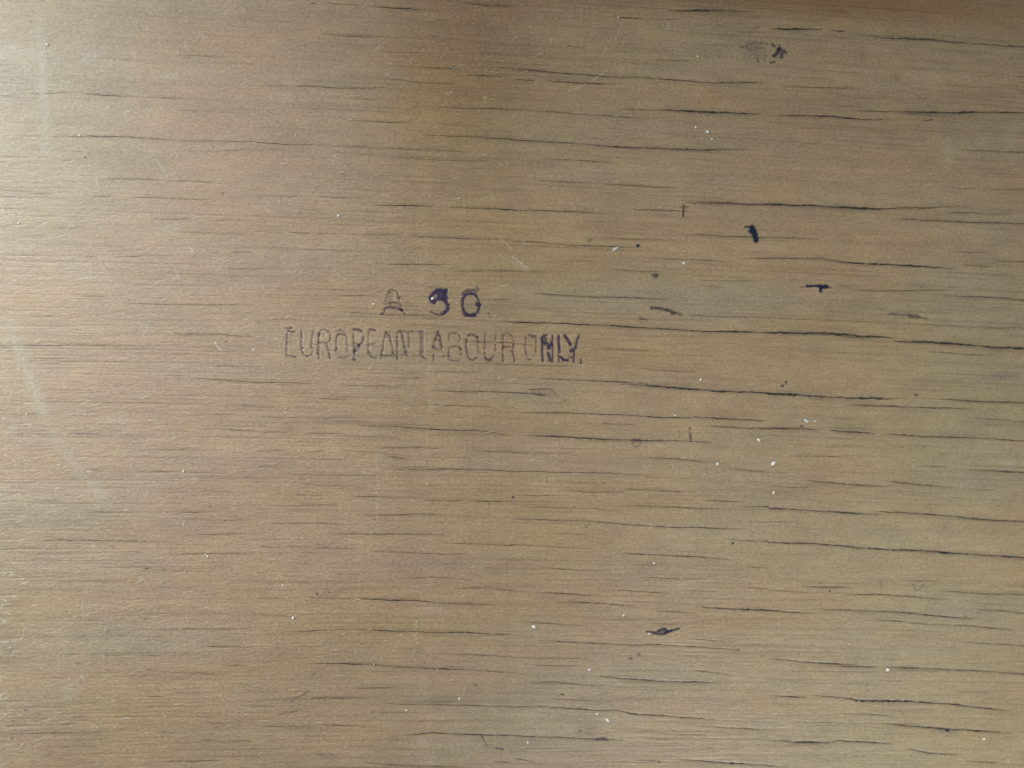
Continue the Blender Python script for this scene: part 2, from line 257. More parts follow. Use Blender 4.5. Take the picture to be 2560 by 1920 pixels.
# pores: short fine dashes all over
NP = 11000
pu = npr.uniform(-1500, 1450, NP); pv = npr.uniform(-1080, 1080, NP)
pl = npr.exponential(75, NP)+22; ps = npr.uniform(0.15, 1.0, NP)**2.4
dens = vnoise(pu/400, pv/90, 50)
for i in range(NP):
    if dens[i] < npr.uniform(-1.0, 0.6): continue
    cs = col_slice(pu[i]-pl[i], pu[i]+pl[i]); xs = GX[cs]
    if len(xs) == 0: continue
    yc = pv[i]+(slope_v(xs)-slope_v(np.array([pu[i]])))
    rs = row_slice(yc.min()-5, yc.max()+5)
    d = Y[rs, cs]-yc[None, :]
    t = np.clip(1-((xs-pu[i])/pl[i])**2, 0, 1)[None, :]
    g = np.exp(-(d/1.7)**2)*t*ps[i]
    H[rs, cs] -= 0.35*g
    fine[rs, cs] += 0.24*g*(0.8+0.2*np.sign(pu[i]+400))
# pressed lettering
for nm, ss in letters:
    for P, w, a in ss:
        cs = col_slice(P[:, 0].min()-8, P[:, 0].max()+8); rs = row_slice(P[:, 1].min()-8, P[:, 1].max()+8)
        if cs.start >= cs.stop: continue
        XX, YY = X[rs, cs], Y[rs, cs]
        dm = np.full(XX.shape, 1e9)
        for k in range(len(P)-1):
            ab = P[k+1]-P[k]; L = (ab**2).sum()+1e-9
            t = np.clip(((XX-P[k, 0])*ab[0]+(YY-P[k, 1])*ab[1])/L, 0, 1)
            dm = np.minimum(dm, np.hypot(XX-P[k, 0]-t*ab[0], YY-P[k, 1]-t*ab[1]))
        H[rs, cs] -= 0.6*np.exp(-(dm/(w*0.5+1.2))**2)
        H[rs, cs] += 0.2*np.exp(-((dm-w*0.5-3.0)/1.6)**2)

# wood colour: broad warm, grey-green and yellow zones that run with the fibre
def blob(px, py, rx, ry):
    u, v = px2uv(px, py)
    return np.exp(-(((X-u)/rx)**2+((Y-v)/ry)**2))
warp = 60*fbm(X/300, Yg/120, 91, 3)
redn = fbm((X+warp)/420, Yg/75, 101, 4)
grn = fbm((X-warp)/380, Yg/85, 151, 4)
yel = fbm(X/500, Yg/110, 171, 3)
red = 0.5*redn; gre = 0.6*grn; yl = 0.4*yel
for a in [(480,120,330,60),(250,330,250,30),(1150,60,350,90),(700,690,260,60),(480,860,150,40),(800,1250,330,50),(780,1430,330,90),(1300,1500,500,60),
          (1700,900,300,70),(2080,640,350,40),(2050,1200,150,80),(1950,300,380,60),(1280,1430,200,90),(900,1640,300,60),(300,980,200,60)]: red += 0.5*blob(*a)
for a in [(60,140,260,90),(140,480,220,80),(1900,60,260,80),(480,930,200,50),(1480,740,300,40),(1780,760,200,80),(2450,740,200,140),(2480,1100,170,160),
          (2400,1580,240,130),(1300,1780,260,90),(1830,1200,200,120),(350,1620,240,50),(200,1300,220,50),(2480,360,130,70),(1600,1700,350,90),(2380,1230,120,50),(730,660,200,60)]: gre += 0.6*blob(*a)
for a in [(1150,300,170,120),(1080,240,120,90),(1180,640,220,120),(1130,1040,160,60),(1350,1330,160,80),(1010,1570,160,40),(900,1560,120,60),(100,1500,110,60),
          (1240,1250,200,60),(1450,640,140,60),(330,1800,120,100),(60,780,120,60),(1400,880,300,40)]: yl += 0.6*blob(*a)
base = np.array([0.367, 0.274, 0.171])
tint = np.ones(X.shape+(3,))*base
def mix(t, fac, mul):
    return t*(1+np.clip(fac, -0.5, 1.3)[..., None]*(np.array(mul)-1))
tint = mix(tint, red, (1.015, 0.965, 0.95))
tint = mix(tint, gre, (0.93, 1.02, 1.10))
tint = mix(tint, yl, (1.03, 1.00, 0.86))
for px, py, rx, ry, m_ in [(1850, -18, 900, 50, (.70, .62, .53)), (1170, 60, 230, 260, (.79, .73, .66)), (1130, 420, 200, 240, (.95, .92, .86)), (2250, 30, 420, 60, (.90, .84, .78))]:  # top edge and top centre browner, with shade painted into the tint
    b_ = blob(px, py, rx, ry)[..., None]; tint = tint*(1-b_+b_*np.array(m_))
for px, py, rx, ry in [(2350, 1450, 520, 420), (2450, 900, 330, 260), (2300, 1850, 500, 140), (60, 250, 260, 300)]:
    b_ = blob(px, py, rx, ry)[..., None]; tint = tint*(1-b_+b_*np.array((.97, 1.03, 1.0)))
for px, py, rx, ry in [(480, 900, 420, 560), (650, 1400, 420, 260), (520, 300, 300, 260)]:
    b_ = blob(px, py, rx, ry)[..., None]; tint = tint*(1-b_+b_*np.array((1.03, .99, .975)))
hair = np.clip(fbm(X/420, Yg/5.5, 281, 3)-0.16, 0, 1)*np.clip(0.55+vnoise(X/500, Yg/120, 19), 0, 1)
tint *= (1-0.42*hair)[..., None]
hair2 = np.clip(fbm(X/260, Yg/3.6, 291, 2)-0.30, 0, 1)
tint *= (1-0.28*hair2)[..., None]
streak = fbm(X/230, Yg/7.5, 201, 4)
streak2 = fbm(X/90, Yg/3.2, 231, 3)
band = fbm(X/900, Yg/45, 261, 3)
wool = fbm(X/34, Yg/15, 311, 3); wool2 = fbm(X/70+9, Y/34, 331, 3)
tint *= (1+0.03*streak+0.03*streak2+0.06*band+0.10*wool)[..., None]
tint *= 1+wool2[..., None]*np.array([0.05, 0.035, -0.02])
# faint upright strips, most a little darker, some lighter
for px, wd, am in [(1160, 190, .07), (1010, 34, .05), (1062, 14, -.05), (1190, 40, .04), (1715, 40, -.035), (1500, 60, .03), (1265, 24, .04)]:
    u, v = px2uv(px, 960)
    tint *= (1-am*np.exp(-((X-u+12*vnoise(Y/240, Y*0+px, 7))/wd)**4)*(0.6+0.5*vnoise(Y/160, Y*0+px, 3)))[..., None]
# pale rubbed patches
for px, py, rx, ry, am in [(426,574,24,11,.45),(100,130,16,40,.25),(60,125,60,14,.22),(110,230,10,60,.2),(230,140,22,12,.35),(200,115,40,8,.2),(190,660,32,6,.3),(180,590,40,6,.2),(160,545,14,10,.3),
                           (250,695,50,5,.22),(2370,375,14,40,.18),(2375,400,14,12,.25),(2530,350,24,60,.18),(2520,1160,18,12,.3),(1050,1740,24,12,.2),(1053,1852,10,10,.3),(1170,1893,14,8,.3),(1080,1900,12,12,.2),
                           (1030,990,14,8,.2),(700,200,50,18,.15),(712,240,24,10,.2),(420,190,30,8,.3),(380,380,22,8,.2),(350,985,30,8,.2),(290,1050,26,8,.25),(395,1450,30,14,.15),(30,120,30,6,.3),(20,140,24,9,.2),(880,290,10,8,.3),
                           (170,1725,30,10,.15),(170,1740,12,12,.2),(1900,620,100,30,.05),(880,1550,30,5,.25),(1085,1520,40,10,.22),(2270,1100,60,16,.08),(2150,1590,60,20,.08)]:
    tint = tint*(1-am*0.7*blob(px, py, rx, ry)[..., None])+np.array([.50, .48, .42])*am*0.7*blob(px, py, rx, ry)[..., None]
# soft dark stains
for px, py, rx, ry, am, colr in [(1890,128,34,26,.40,(.10,.07,.10)),(1870,118,26,10,.3,(.10,.07,.10)),(2513,942,50,10,.45,(.10,.10,.11)),(2360,775,45,10,.2,(.12,.12,.14)),(1605,798,14,8,.45,(.08,.09,.08)),
        (2160,140,12,12,.25,(.1,.08,.05)),(2240,194,12,9,.4,(.1,.08,.04)),(1360,983,50,14,.32,(.09,.07,.09)),(1310,1700,90,16,.0,(.1,.1,.1)),(1100,1750,40,10,.35,(.10,.08,.09)),(213,1862,24,14,.30,(.10,.11,.12)),
        (1468,1825,26,22,.35,(.12,.07,.05)),(1450,1800,60,14,.2,(.15,.09,.06)),(2367,1826,40,12,.40,(.06,.07,.08)),(2035,1860,60,7,.25,(.10,.09,.12)),(2215,1872,30,6,.25,(.10,.09,.12)),(1965,1240,30,12,.22,(.09,.09,.09)),
        (2075,1070,40,14,.0,(.1,.1,.1)),(1400,1500,70,14,.22,(.12,.09,.08)),(1460,1520,40,10,.2,(.12,.09,.08)),(2060,1830,26,12,.18,(.1,.09,.08)),(720,1760,60,22,.16,(.12,.1,.1)),(1210,1480,30,8,.2,(.12,.1,.1)),
        (2085,312,30,10,.2,(.1,.1,.1)),(2190,1265,26,14,.0,(.1,.1,.1)),(230,1085,50,7,.22,(.1,.11,.14)),(320,1086,60,7,.18,(.12,.11,.12)),(1620,1410,30,8,.25,(.1,.08,.07)),(2520,600,40,12,.25,(.1,.11,.11)),(2400,590,60,10,.1,(.14,.09,.12)),
        (250,1833,20,7,.3,(.12,.11,.08)),(120,1880,24,8,.22,(.12,.11,.08)),(25,1625,18,8,.25,(.12,.11,.08)),(15,1650,16,6,.25,(.12,.11,.08)),(2170,1465,40,10,.0,(.1,.1,.1))]:
    m = (am*blob(px, py, rx, ry)*(0.8+0.5*vnoise(X/9, Y/5, 300)))[..., None]
    tint = tint*(1-m)+np.array(colr)*m
dk = np.clip(dark+fine, 0, 0.8)[..., None]
tint = tint*(1-dk)+np.array([.075, .055, .038])*dk
tint = np.clip(tint, 0.005, 0.9)

verts = np.stack([X*U, Y*U, H*U], -1).reshape(-1, 3)
idx = np.arange(nx*ny).reshape(ny, nx)
quads = np.stack([idx[:-1, :-1], idx[:-1, 1:], idx[1:, 1:], idx[1:, :-1]], -1).reshape(-1, 4)
# sides and underside, 12 mm thick
TH = 0.012
rim = np.concatenate([idx[0, :], idx[1:, -1], idx[-1, -2::-1], idx[-2:0:-1, 0]])
lowv = verts[rim].copy(); lowv[:, 2] = -TH
n0 = len(verts); nr = len(rim)
verts = np.vstack([verts, lowv])
k = np.arange(nr); k2 = (k+1) % nr
side = np.stack([rim[k], n0+k, n0+k2, rim[k2]], -1)
me = bpy.data.meshes.new('wooden_board')
allq = np.vstack([quads, side])
nq = len(allq)
me.vertices.add(len(verts)); me.vertices.foreach_set('co', verts.astype(np.float32).ravel())
me.loops.add(nq*4+nr); me.polygons.add(nq+1)
loops = np.concatenate([allq.ravel(), (n0+np.arange(nr))[::-1]])
me.loops.foreach_set('vertex_index', loops.astype(np.int32))
me.polygons.foreach_set('loop_start', (np.arange(nq+1)*4).astype(np.int32))
sm = np.ones(nq+1, bool); sm[len(quads):] = False
me.polygons.foreach_set('use_smooth', sm)
me.update(calc_edges=True)
at = me.attributes.new('wood_colour', 'FLOAT_COLOR', 'POINT')
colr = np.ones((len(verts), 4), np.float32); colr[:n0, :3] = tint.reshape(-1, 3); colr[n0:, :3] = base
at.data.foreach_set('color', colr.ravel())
board = bpy.data.objects.new('wooden_board', me); COL.objects.link(board)
board['label'] = 'old varnished wooden board with horizontal grain cracks and purple stamped lettering'
board['category'] = 'board'

# ------------------------------------------------------------------ materials
def new_mat(name):
    m = bpy.data.materials.new(name); m.use_nodes = True
    nt = m.node_tree; nt.nodes.clear()
    return m, nt
def N(nt, typ, **kw):
    n = nt.nodes.new(typ)
    for k_, v_ in kw.items():
        if k_ in n.bl_rna.properties: setattr(n, k_, v_)
    return n
def math_n(nt, op, a, b):
    n = N(nt, 'ShaderNodeMath', operation=op)
    for i, q in enumerate((a, b)):
        if q is None: continue
        if isinstance(q, (int, float)): n.inputs[i].default_value = q
        else: nt.links.new(q, n.inputs[i])
    return n.outputs[0]
def noise_n(nt, co, scale, detail, rough=0.55):
    mp = N(nt, 'ShaderNodeMapping'); mp.inputs['Scale'].default_value = scale
    nt.links.new(co, mp.inputs['Vector'])
    n = N(nt, 'ShaderNodeTexNoise'); n.inputs['Scale'].default_value = 1.0
    n.inputs['Detail'].default_value = detail; n.inputs['Roughness'].default_value = rough
    nt.links.new(mp.outputs[0], n.inputs['Vector'])
    return n.outputs['Fac']

wood, nt = new_mat('aged_varnished_wood')
tc = N(nt, 'ShaderNodeTexCoord'); co = tc.outputs['Object']
attr = N(nt, 'ShaderNodeAttribute', attribute_name='wood_colour')
n_fib = noise_n(nt, co, (300, 2900, 1), 4, 0.6)      # stretched fibres
n_gr = noise_n(nt, co, (1300, 2100, 1), 3, 0.8)       # fine woolly grain
n_lg = noise_n(nt, co, (60, 160, 1), 4, 0.5)
s1 = math_n(nt, 'MULTIPLY_ADD', n_fib, 0.26); nt.nodes[-1].inputs[2].default_value = 0.87
s2 = math_n(nt, 'MULTIPLY_ADD', n_gr, 1.5); nt.nodes[-1].inputs[2].default_value = 0.26
s3 = math_n(nt, 'MULTIPLY_ADD', n_lg, 0.30); nt.nodes[-1].inputs[2].default_value = 0.85
f = math_n(nt, 'MULTIPLY', math_n(nt, 'MULTIPLY', s1, s2), s3)
vm = N(nt, 'ShaderNodeVectorMath', operation='SCALE')
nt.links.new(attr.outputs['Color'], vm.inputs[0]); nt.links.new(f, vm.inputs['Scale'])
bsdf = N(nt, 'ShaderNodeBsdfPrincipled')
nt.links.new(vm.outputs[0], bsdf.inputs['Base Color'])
rg = math_n(nt, 'MULTIPLY_ADD', n_gr, 0.5); nt.nodes[-1].inputs[2].default_value = 0.12
nt.links.new(rg, bsdf.inputs['Roughness'])
bsdf.inputs['Specular IOR Level'].default_value = 0.8
hsum = math_n(nt, 'ADD', math_n(nt, 'MULTIPLY', n_fib, 0.6), math_n(nt, 'MULTIPLY', n_gr, 0.75))
bp = N(nt, 'ShaderNodeBump'); bp.inputs['Strength'].default_value = 0.45; bp.inputs['Distance'].default_value = 0.00022
nt.links.new(hsum, bp.inputs['Height']); nt.links.new(bp.outputs[0], bsdf.inputs['Normal'])
out = N(nt, 'ShaderNodeOutputMaterial'); nt.links.new(bsdf.outputs[0], out.inputs[0])
board.data.materials.append(wood)

def grime_mat(name, c):
    m, nt = new_mat(name)
    tc = N(nt, 'ShaderNodeTexCoord')
    n = noise_n(nt, tc.outputs['Object'], (900, 2500, 900), 3, 0.6)
    mx = N(nt, 'ShaderNodeMix', data_type='RGBA')
    nt.links.new(n, mx.inputs[0])
    mx.inputs[6].default_value = (*[q*0.45 for q in c], 1); mx.inputs[7].default_value = (*[q*1.6 for q in c], 1)
    b = N(nt, 'ShaderNodeBsdfPrincipled'); b.inputs['Roughness'].default_value = 0.9
    b.inputs['Specular IOR Level'].default_value = 0.15
    nt.links.new(mx.outputs[2], b.inputs['Base Color'])
    o = N(nt, 'ShaderNodeOutputMaterial'); nt.links.new(b.outputs[0], o.inputs[0])
    return m
m_black = grime_mat('black_crack_grime', (.036, .036, .032))
m_brown = grime_mat('brown_crack_grime', (.075, .058, .040))
m_speck = grime_mat('dark_dirt', (.035, .030, .026))

def film_mat(name, c, rough, nscale, lo, hi, floor=0.0, gain=1.0):
    """thin film whose coverage follows its own 'cover' attribute, broken up by noise"""
    m, nt = new_mat(name)
    tc = N(nt, 'ShaderNodeTexCoord')
    n = noise_n(nt, tc.outputs['Object'], nscale, 3, 0.65)
    a = N(nt, 'ShaderNodeAttribute', attribute_name='cover')
    mr = N(nt, 'ShaderNodeMapRange', interpolation_type='SMOOTHSTEP')
    nt.links.new(n, mr.inputs['Value']); mr.inputs['From Min'].default_value = lo; mr.inputs['From Max'].default_value = hi
    mr.inputs['To Min'].default_value = floor; mr.inputs['To Max'].default_value = gain
    al = math_n(nt, 'MULTIPLY', a.outputs['Fac'], mr.outputs[0])
    cl = N(nt, 'ShaderNodeClamp'); nt.links.new(al, cl.inputs[0])
    b = N(nt, 'ShaderNodeBsdfPrincipled'); b.inputs['Base Color'].default_value = (*c, 1)
    b.inputs['Roughness'].default_value = rough
    tr = N(nt, 'ShaderNodeBsdfTransparent'); mx = N(nt, 'ShaderNodeMixShader')
    nt.links.new(cl.outputs[0], mx.inputs[0]); nt.links.new(tr.outputs[0], mx.inputs[1]); nt.links.new(b.outputs[0], mx.inputs[2])
    o = N(nt, 'ShaderNodeOutputMaterial'); nt.links.new(mx.outputs[0], o.inputs[0])
    return m
m_ink = film_mat('purple_stamp_ink', (.040, .024, .082), .55, (1900, 1900, 1900), .30, .62, .45, 1.15)
m_ink_faded = film_mat('faded_stamp_ink', (.090, .042, .078), .6, (1700, 1700, 1700), .34, .66, .12, 1.1)
m_navy = film_mat('navy_ink', (.008, .016, .050), .5, (1500, 1500, 1500), .22, .5, .7, 1.1)
m_smudge = film_mat('brown_dirt_smudge', (.07, .055, .04), .8, (1600, 2600, 1600), .30, .62, .35, 1.1)
m_scr = film_mat('pale_scratch_and_glint', (.74, .70, .55), .6, (1300, 1500, 1300), .28, .66, .15, 1.1)

# ------------------------------------------------------------------ helpers for pieces that follow the board
def surf(u, v):
    u = np.asarray(u, float); v = np.asarray(v, float)
    i = np.clip(np.searchsorted(GX, u)-1, 0, nx-2); j = np.clip(np.searchsorted(GY, v)-1, 0, ny-2)
    a = (u-GX[i])/(GX[i+1]-GX[i]); b = (v-GY[j])/(GY[j+1]-GY[j])
    return (H[j, i]*(1-a)+H[j, i+1]*a)*(1-b)+(H[j+1, i]*(1-a)+H[j+1, i+1]*a)*b
def link(name, V, F, mat, parent, cover=None, smooth=True):
    m = bpy.data.meshes.new(name)
    m.from_pydata([tuple(q) for q in V], [], F)
    if cover is not None:
        a = m.attributes.new('cover', 'FLOAT', 'POINT'); a.data.foreach_set('value', np.array(cover, np.float32))
    if smooth: m.polygons.foreach_set('use_smooth', [True]*len(m.polygons))
    m.materials.append(mat)
    o = bpy.data.objects.new(name, m); COL.objects.link(o)
    if parent is not None: o.parent = parent
    return o

# cracks: each its own ragged strip of grime sunk in its groove
CW = 0.66
def crack_mesh(c, step=2.6):
    u, v, w0, W = c
    n = max(6, int((u[-1]-u[0])/step)); us = np.linspace(u[0], u[-1], n)
    w = np.interp(us, u, W); w = np.convolve(np.pad(w, 7, mode='edge'), np.ones(15)/15, 'valid')
    yc = crack_y(c, us)
    s = int(abs(u[0]*3+v[0]*5)) % 7919
    tap = np.ones(n)
    L = min(70, (u[-1]-u[0])*0.3)
    tap *= np.clip((us-us[0])/L, 0, 1)**0.7
    tap *= np.clip((us[-1]-us)/L, 0, 1)**0.7
    br = 0.5+0.5*vnoise(us/45, us*0+s, 1)                 # broken density along the run
    rag = 0.85+0.35*vnoise(us/9, us*0+s, 2)
    gap = np.clip((vnoise(us/24, us*0+s+3, 4)+0.86+0.06*w)*2.6, 0.16, 1)
    hw = CW*0.5*w*(0.88+0.28*np.clip(us/1280, -1, 1))*(0.45+0.85*br)*rag*tap*gap
    top = hw*(1+0.3*vnoise(us/5, us*0+s, 6)); bot = hw*(1+0.3*vnoise(us/5, us*0+s, 8))
    jit = 0.25*w*vnoise(us/6, us*0+s, 12)*0.6
    V = []; F = []
    for i in range(n):
        for yy in (yc[i]+jit[i]+top[i]+0.01, yc[i]+jit[i]-bot[i]-0.01):
            V.append((us[i], yy))
    V = np.array(V)
    zc = surf(V[:, 0], V[:, 1])
    z = zc+0.3
    V3 = np.column_stack([V[:, 0]*U, V[:, 1]*U, z*U])
    F = [(2*i, 2*i+1, 2*i+3, 2*i+2) for i in range(n-1)]
    return V3, F
order = sorted(range(len(crk)), key=lambda i: -(crk[i][2]*(crk[i][0][-1]-crk[i][0][0])))
NCR = 290
for i in order[:NCR]:
    V, F = crack_mesh(crk[i])
    link('grain_crack', V, F, m_black if crk[i][2] > 2.7 else m_brown, board)
SV, SF = [], []
for i in order[NCR:]:
    V, F = crack_mesh(crk[i]); o_ = len(SV)
    SV += list(V); SF += [tuple(q+o_ for q in f_) for f_ in F]
if SV:
    o = link('fine_cracks', SV, SF, m_brown, board); o['kind'] = 'stuff'

# soft strokes (ink, scratches): five vertices across, cover fades at the edge
def resample(P, step):
    d = np.hypot(*(P[1:]-P[:-1]).T); s = np.concatenate([[0], np.cumsum(d)])
    n = max(3, int(s[-1]/step)+1); t = np.linspace(0, s[-1], n)
    # light corner rounding
    Q = np.stack([np.interp(t, s, P[:, 0]), np.interp(t, s, P[:, 1])], 1)
    for _ in range(2):
        Q[1:-1] = (Q[:-2]+2*Q[1:-1]+Q[2:])/4
    return Q
def strokes_mesh(ss, z0=0.3, step=1.6, rag=0.22, soft=0.55):
    V, F, C = [], [], []
    for k, (P, w, a) in enumerate(ss):
        Q = resample(np.asarray(P, float), step)
        t = np.gradient(Q, axis=0); t /= np.hypot(t[:, 0], t[:, 1])[:, None]+1e-9
        # rounded ends
        e0 = Q[0]-t[0]*w*0.38; e1 = Q[-1]+t[-1]*w*0.38
        Q = np.vstack([e0, Q, e1]); t = np.vstack([t[0], t, t[-1]])
        nn = np.stack([-t[:, 1], t[:, 0]], 1)
        n = len(Q); b = len(V)
        sd = rnd.randint(0, 9999)
        prof = np.ones(n); prof[0] = prof[-1] = 0.35
        l = w*0.5*prof*(1+rag*vnoise(np.arange(n)*step/3.5, np.zeros(n)+sd, 3))
        r = w*0.5*prof*(1+rag*vnoise(np.arange(n)*step/3.5, np.zeros(n)+sd, 4))
        for i in range(n):
            for q, s_ in ((1.0, l[i]+0.6), (soft, l[i]), (0, 0), (-soft, r[i]), (-1.0, r[i]+0.6)):
                p = Q[i]+nn[i]*q*s_
                z = float(surf(p[0], p[1]))+z0+0.05*k
                V.append((p[0]*U, p[1]*U, z*U))
                e = 0.0 if abs(q) == 1 else 1.0
                if i in (0, n-1): e = 0.0
                C.append(a*e)
        for i in range(n-1):
            for j in range(4):
                F.append((b+5*i+j, b+5*i+j+1, b+5*(i+1)+j+1, b+5*(i+1)+j))
    return V, F, C

line1 = bpy.data.objects.new('stamped_code', None); COL.objects.link(line1); line1.parent = board
line1['label'] = 'purple stamped line reading A 50.'
line2 = bpy.data.objects.new('stamped_wording', None); COL.objects.link(line2); line2.parent = board
line2['label'] = 'faded purple stamped line reading EUROPEAN LABOUR ONLY.'
for o, (px, py) in ((line1, (1080, 760)), (line2, (1080, 865))):
    u, v = px2uv(px, py); o.location = (u*U, v*U, 0.0)
    o.empty_display_size = 0.005
for li, (nm, ss) in enumerate(letters):
    par = line1 if li < 4 else line2
    under = [(P, max(w*1.9, 7.0), .24) for P, w, a in ss if w < 7.5]      # thin squeezed-out ink round each stroke
    V, F, C = strokes_mesh(under+ss)
    V = [(a-par.location.x, b-par.location.y, c-par.location.z) for a, b, c in V]
    strong = (nm in '50' and li < 4) or li >= 19
    full = nm
    o = link({'.': 'full_stop'}.get(nm, 'digit' if nm in '50' else 'letter'), V, F, m_ink if strong else m_ink_faded, par, C)
    o['label'] = ('dark purple ' if strong else 'faded purple ')+('full stop' if nm == '.' else ('digit ' if nm in '50' else 'letter ')+nm)

# ------------------------------------------------------------------ ink blots, ticks and dirt marks (parts of the board)
def sp(ox, oy, txt, mat, name, label=None, rag=0.25):
    ss = []
    for seg in txt.split('|'):
        t = seg.split(); w = float(t[0])/TS; a = float(t[1])
        P = np.array(tile(ox, oy, [tuple(map(float, q.split(','))) for q in t[2:]]))
        u, v = px2uv(P[:, 0], P[:, 1]); ss.append((np.stack([u, v], 1), w, a))
    V, F, C = strokes_mesh(ss, rag=rag, soft=.32)
    o = link(name, V, F, mat, board, C)
    if label: o['label'] = label
    return o
sp(1280,480,"62 1 2070,300 2080,340|70 1 2080,330 2098,375|60 1 2098,375 2110,425|22 .6 2010,305 2050,300|26 .5 2040,340 2060,350", m_navy, 'ink_blot', 'navy slug-shaped ink blot', .12)
sp(1920,480,"26 .95 330,815 400,812 440,815|42 1 440,815 480,820 512,818|34 .85 455,830 452,862|12 .4 270,822 330,818|14 .5 515,822 550,830", m_navy, 'ink_blot', 'short flat navy ink mark')
sp(1280,1440,"16 .6 1160,480 1250,488|26 .6 1255,478 1300,455 1330,460|28 .8 1320,492 1350,478|32 .85 1340,482 1380,470|20 .7 1380,470 1450,452|16 .7 1215,498 1290,505 1330,500|50 .4 1270,480 1330,470", m_navy, 'ink_blot', 'wing-shaped navy ink mark')
sp(1920,0,"28 .4 30,380 62,405|46 .6 95,420 78,460 48,485|24 .4 100,390 95,430|44 .42 110,420 128,450 110,500|30 .4 140,430 160,460|26 .4 20,540 60,535", m_navy, 'ink_blot', 'smudged blue-black blotch', .4)
sp(1280,0,"20 .4 1965,415 2040,385|18 .4 2040,385 2130,365 2212,375|30 .35 2110,470 2125,540|26 .3 2180,470 2190,540", m_ink_faded, 'ink_smudge', 'faint purple smudge beside the blotch', .4)
sp(1280,480,"26 .55 1480,112 1484,160|26 .8 1478,165 1480,212|30 .35 1450,130 1520,130", m_smudge, 'ink_tick')
sp(1280,480,"30 .85 1080,470 1098,460", m_navy, 'ink_dot')
sp(1280,480,"34 .8 1200,1000 1280,1005 1340,1020|36 .8 1340,1020 1400,1042|22 .7 1400,1040 1470,1062|20 .6 1370,1060 1400,1050", m_smudge, 'dirt_mark', 'tapering brown dash')
sp(1920,480,"36 .28 1050,1052 1150,1058 1230,1065|48 .36 1220,1070 1300,1080|24 .3 1300,1080 1370,1095", m_navy, 'ink_smudge', 'blurred grey dash')
sp(1280,480,"36 .7 1210,720 1262,718|22 .5 1228,738 1255,738", m_smudge, 'dirt_mark')
sp(1280,480,"26 .4 1100,1090 1160,1105", m_smudge, 'dirt_mark')
sp(1280,480,"22 .4 660,430 690,405", m_smudge, 'dirt_mark')
sp(1280,960,"24 .45 1530,375 1535,440|26 .75 1540,440 1545,490|18 .5 1530,380 1548,378|18 .4 1440,400 1450,470|14 .4 1540,428 1560,428", m_ink_faded, 'ink_tick', 'small broken upright ink mark')
sp(1280,960,"14 .5 1040,500 1040,530 1070,545 1102,530 1108,500|34 .7 1035,482 1110,486", m_ink_faded, 'ink_ring', 'tiny ink ring hanging from a crack')
sp(1280,960,"14 .5 150,50 240,45 300,38|12 .45 300,38 350,55 380,85|20 .5 180,70 220,92 280,100|16 .4 230,60 250,85", m_smudge, 'dirt_mark', 'curly brown knot mark')
sp(1920,1440,"16 .3 1245,60 1270,100 1290,130|18 .34 1290,130 1330,90 1345,60|14 .35 1270,45 1330,45|30 .25 960,40 990,90", m_ink_faded, 'ink_ring', 'small faint purple V-shaped ring')
sp(640,1440,"20 .45 1935,1375 1960,1400|18 .4 1960,1400 2000,1480|22 .6 2070,1490 2140,1498", m_ink_faded, 'ink_tick', 'branching purple stroke')
sp(640,1440,"14 .34 300,1090 330,1060 400,1030 462,988|18 .3 195,1200 290,1178 360,1165", m_smudge, 'dirt_mark', 'two slanting brown hairlines')
sp(1280,1440,"30 .7 730,1412 790,1408 830,1415|20 .5 770,1398 810,1400", m_ink_faded, 'ink_smudge', 'purple smear on a crack')
sp(1920,1440,"34 .7 1535,1330 1560,1335", m_navy, 'ink_dot')
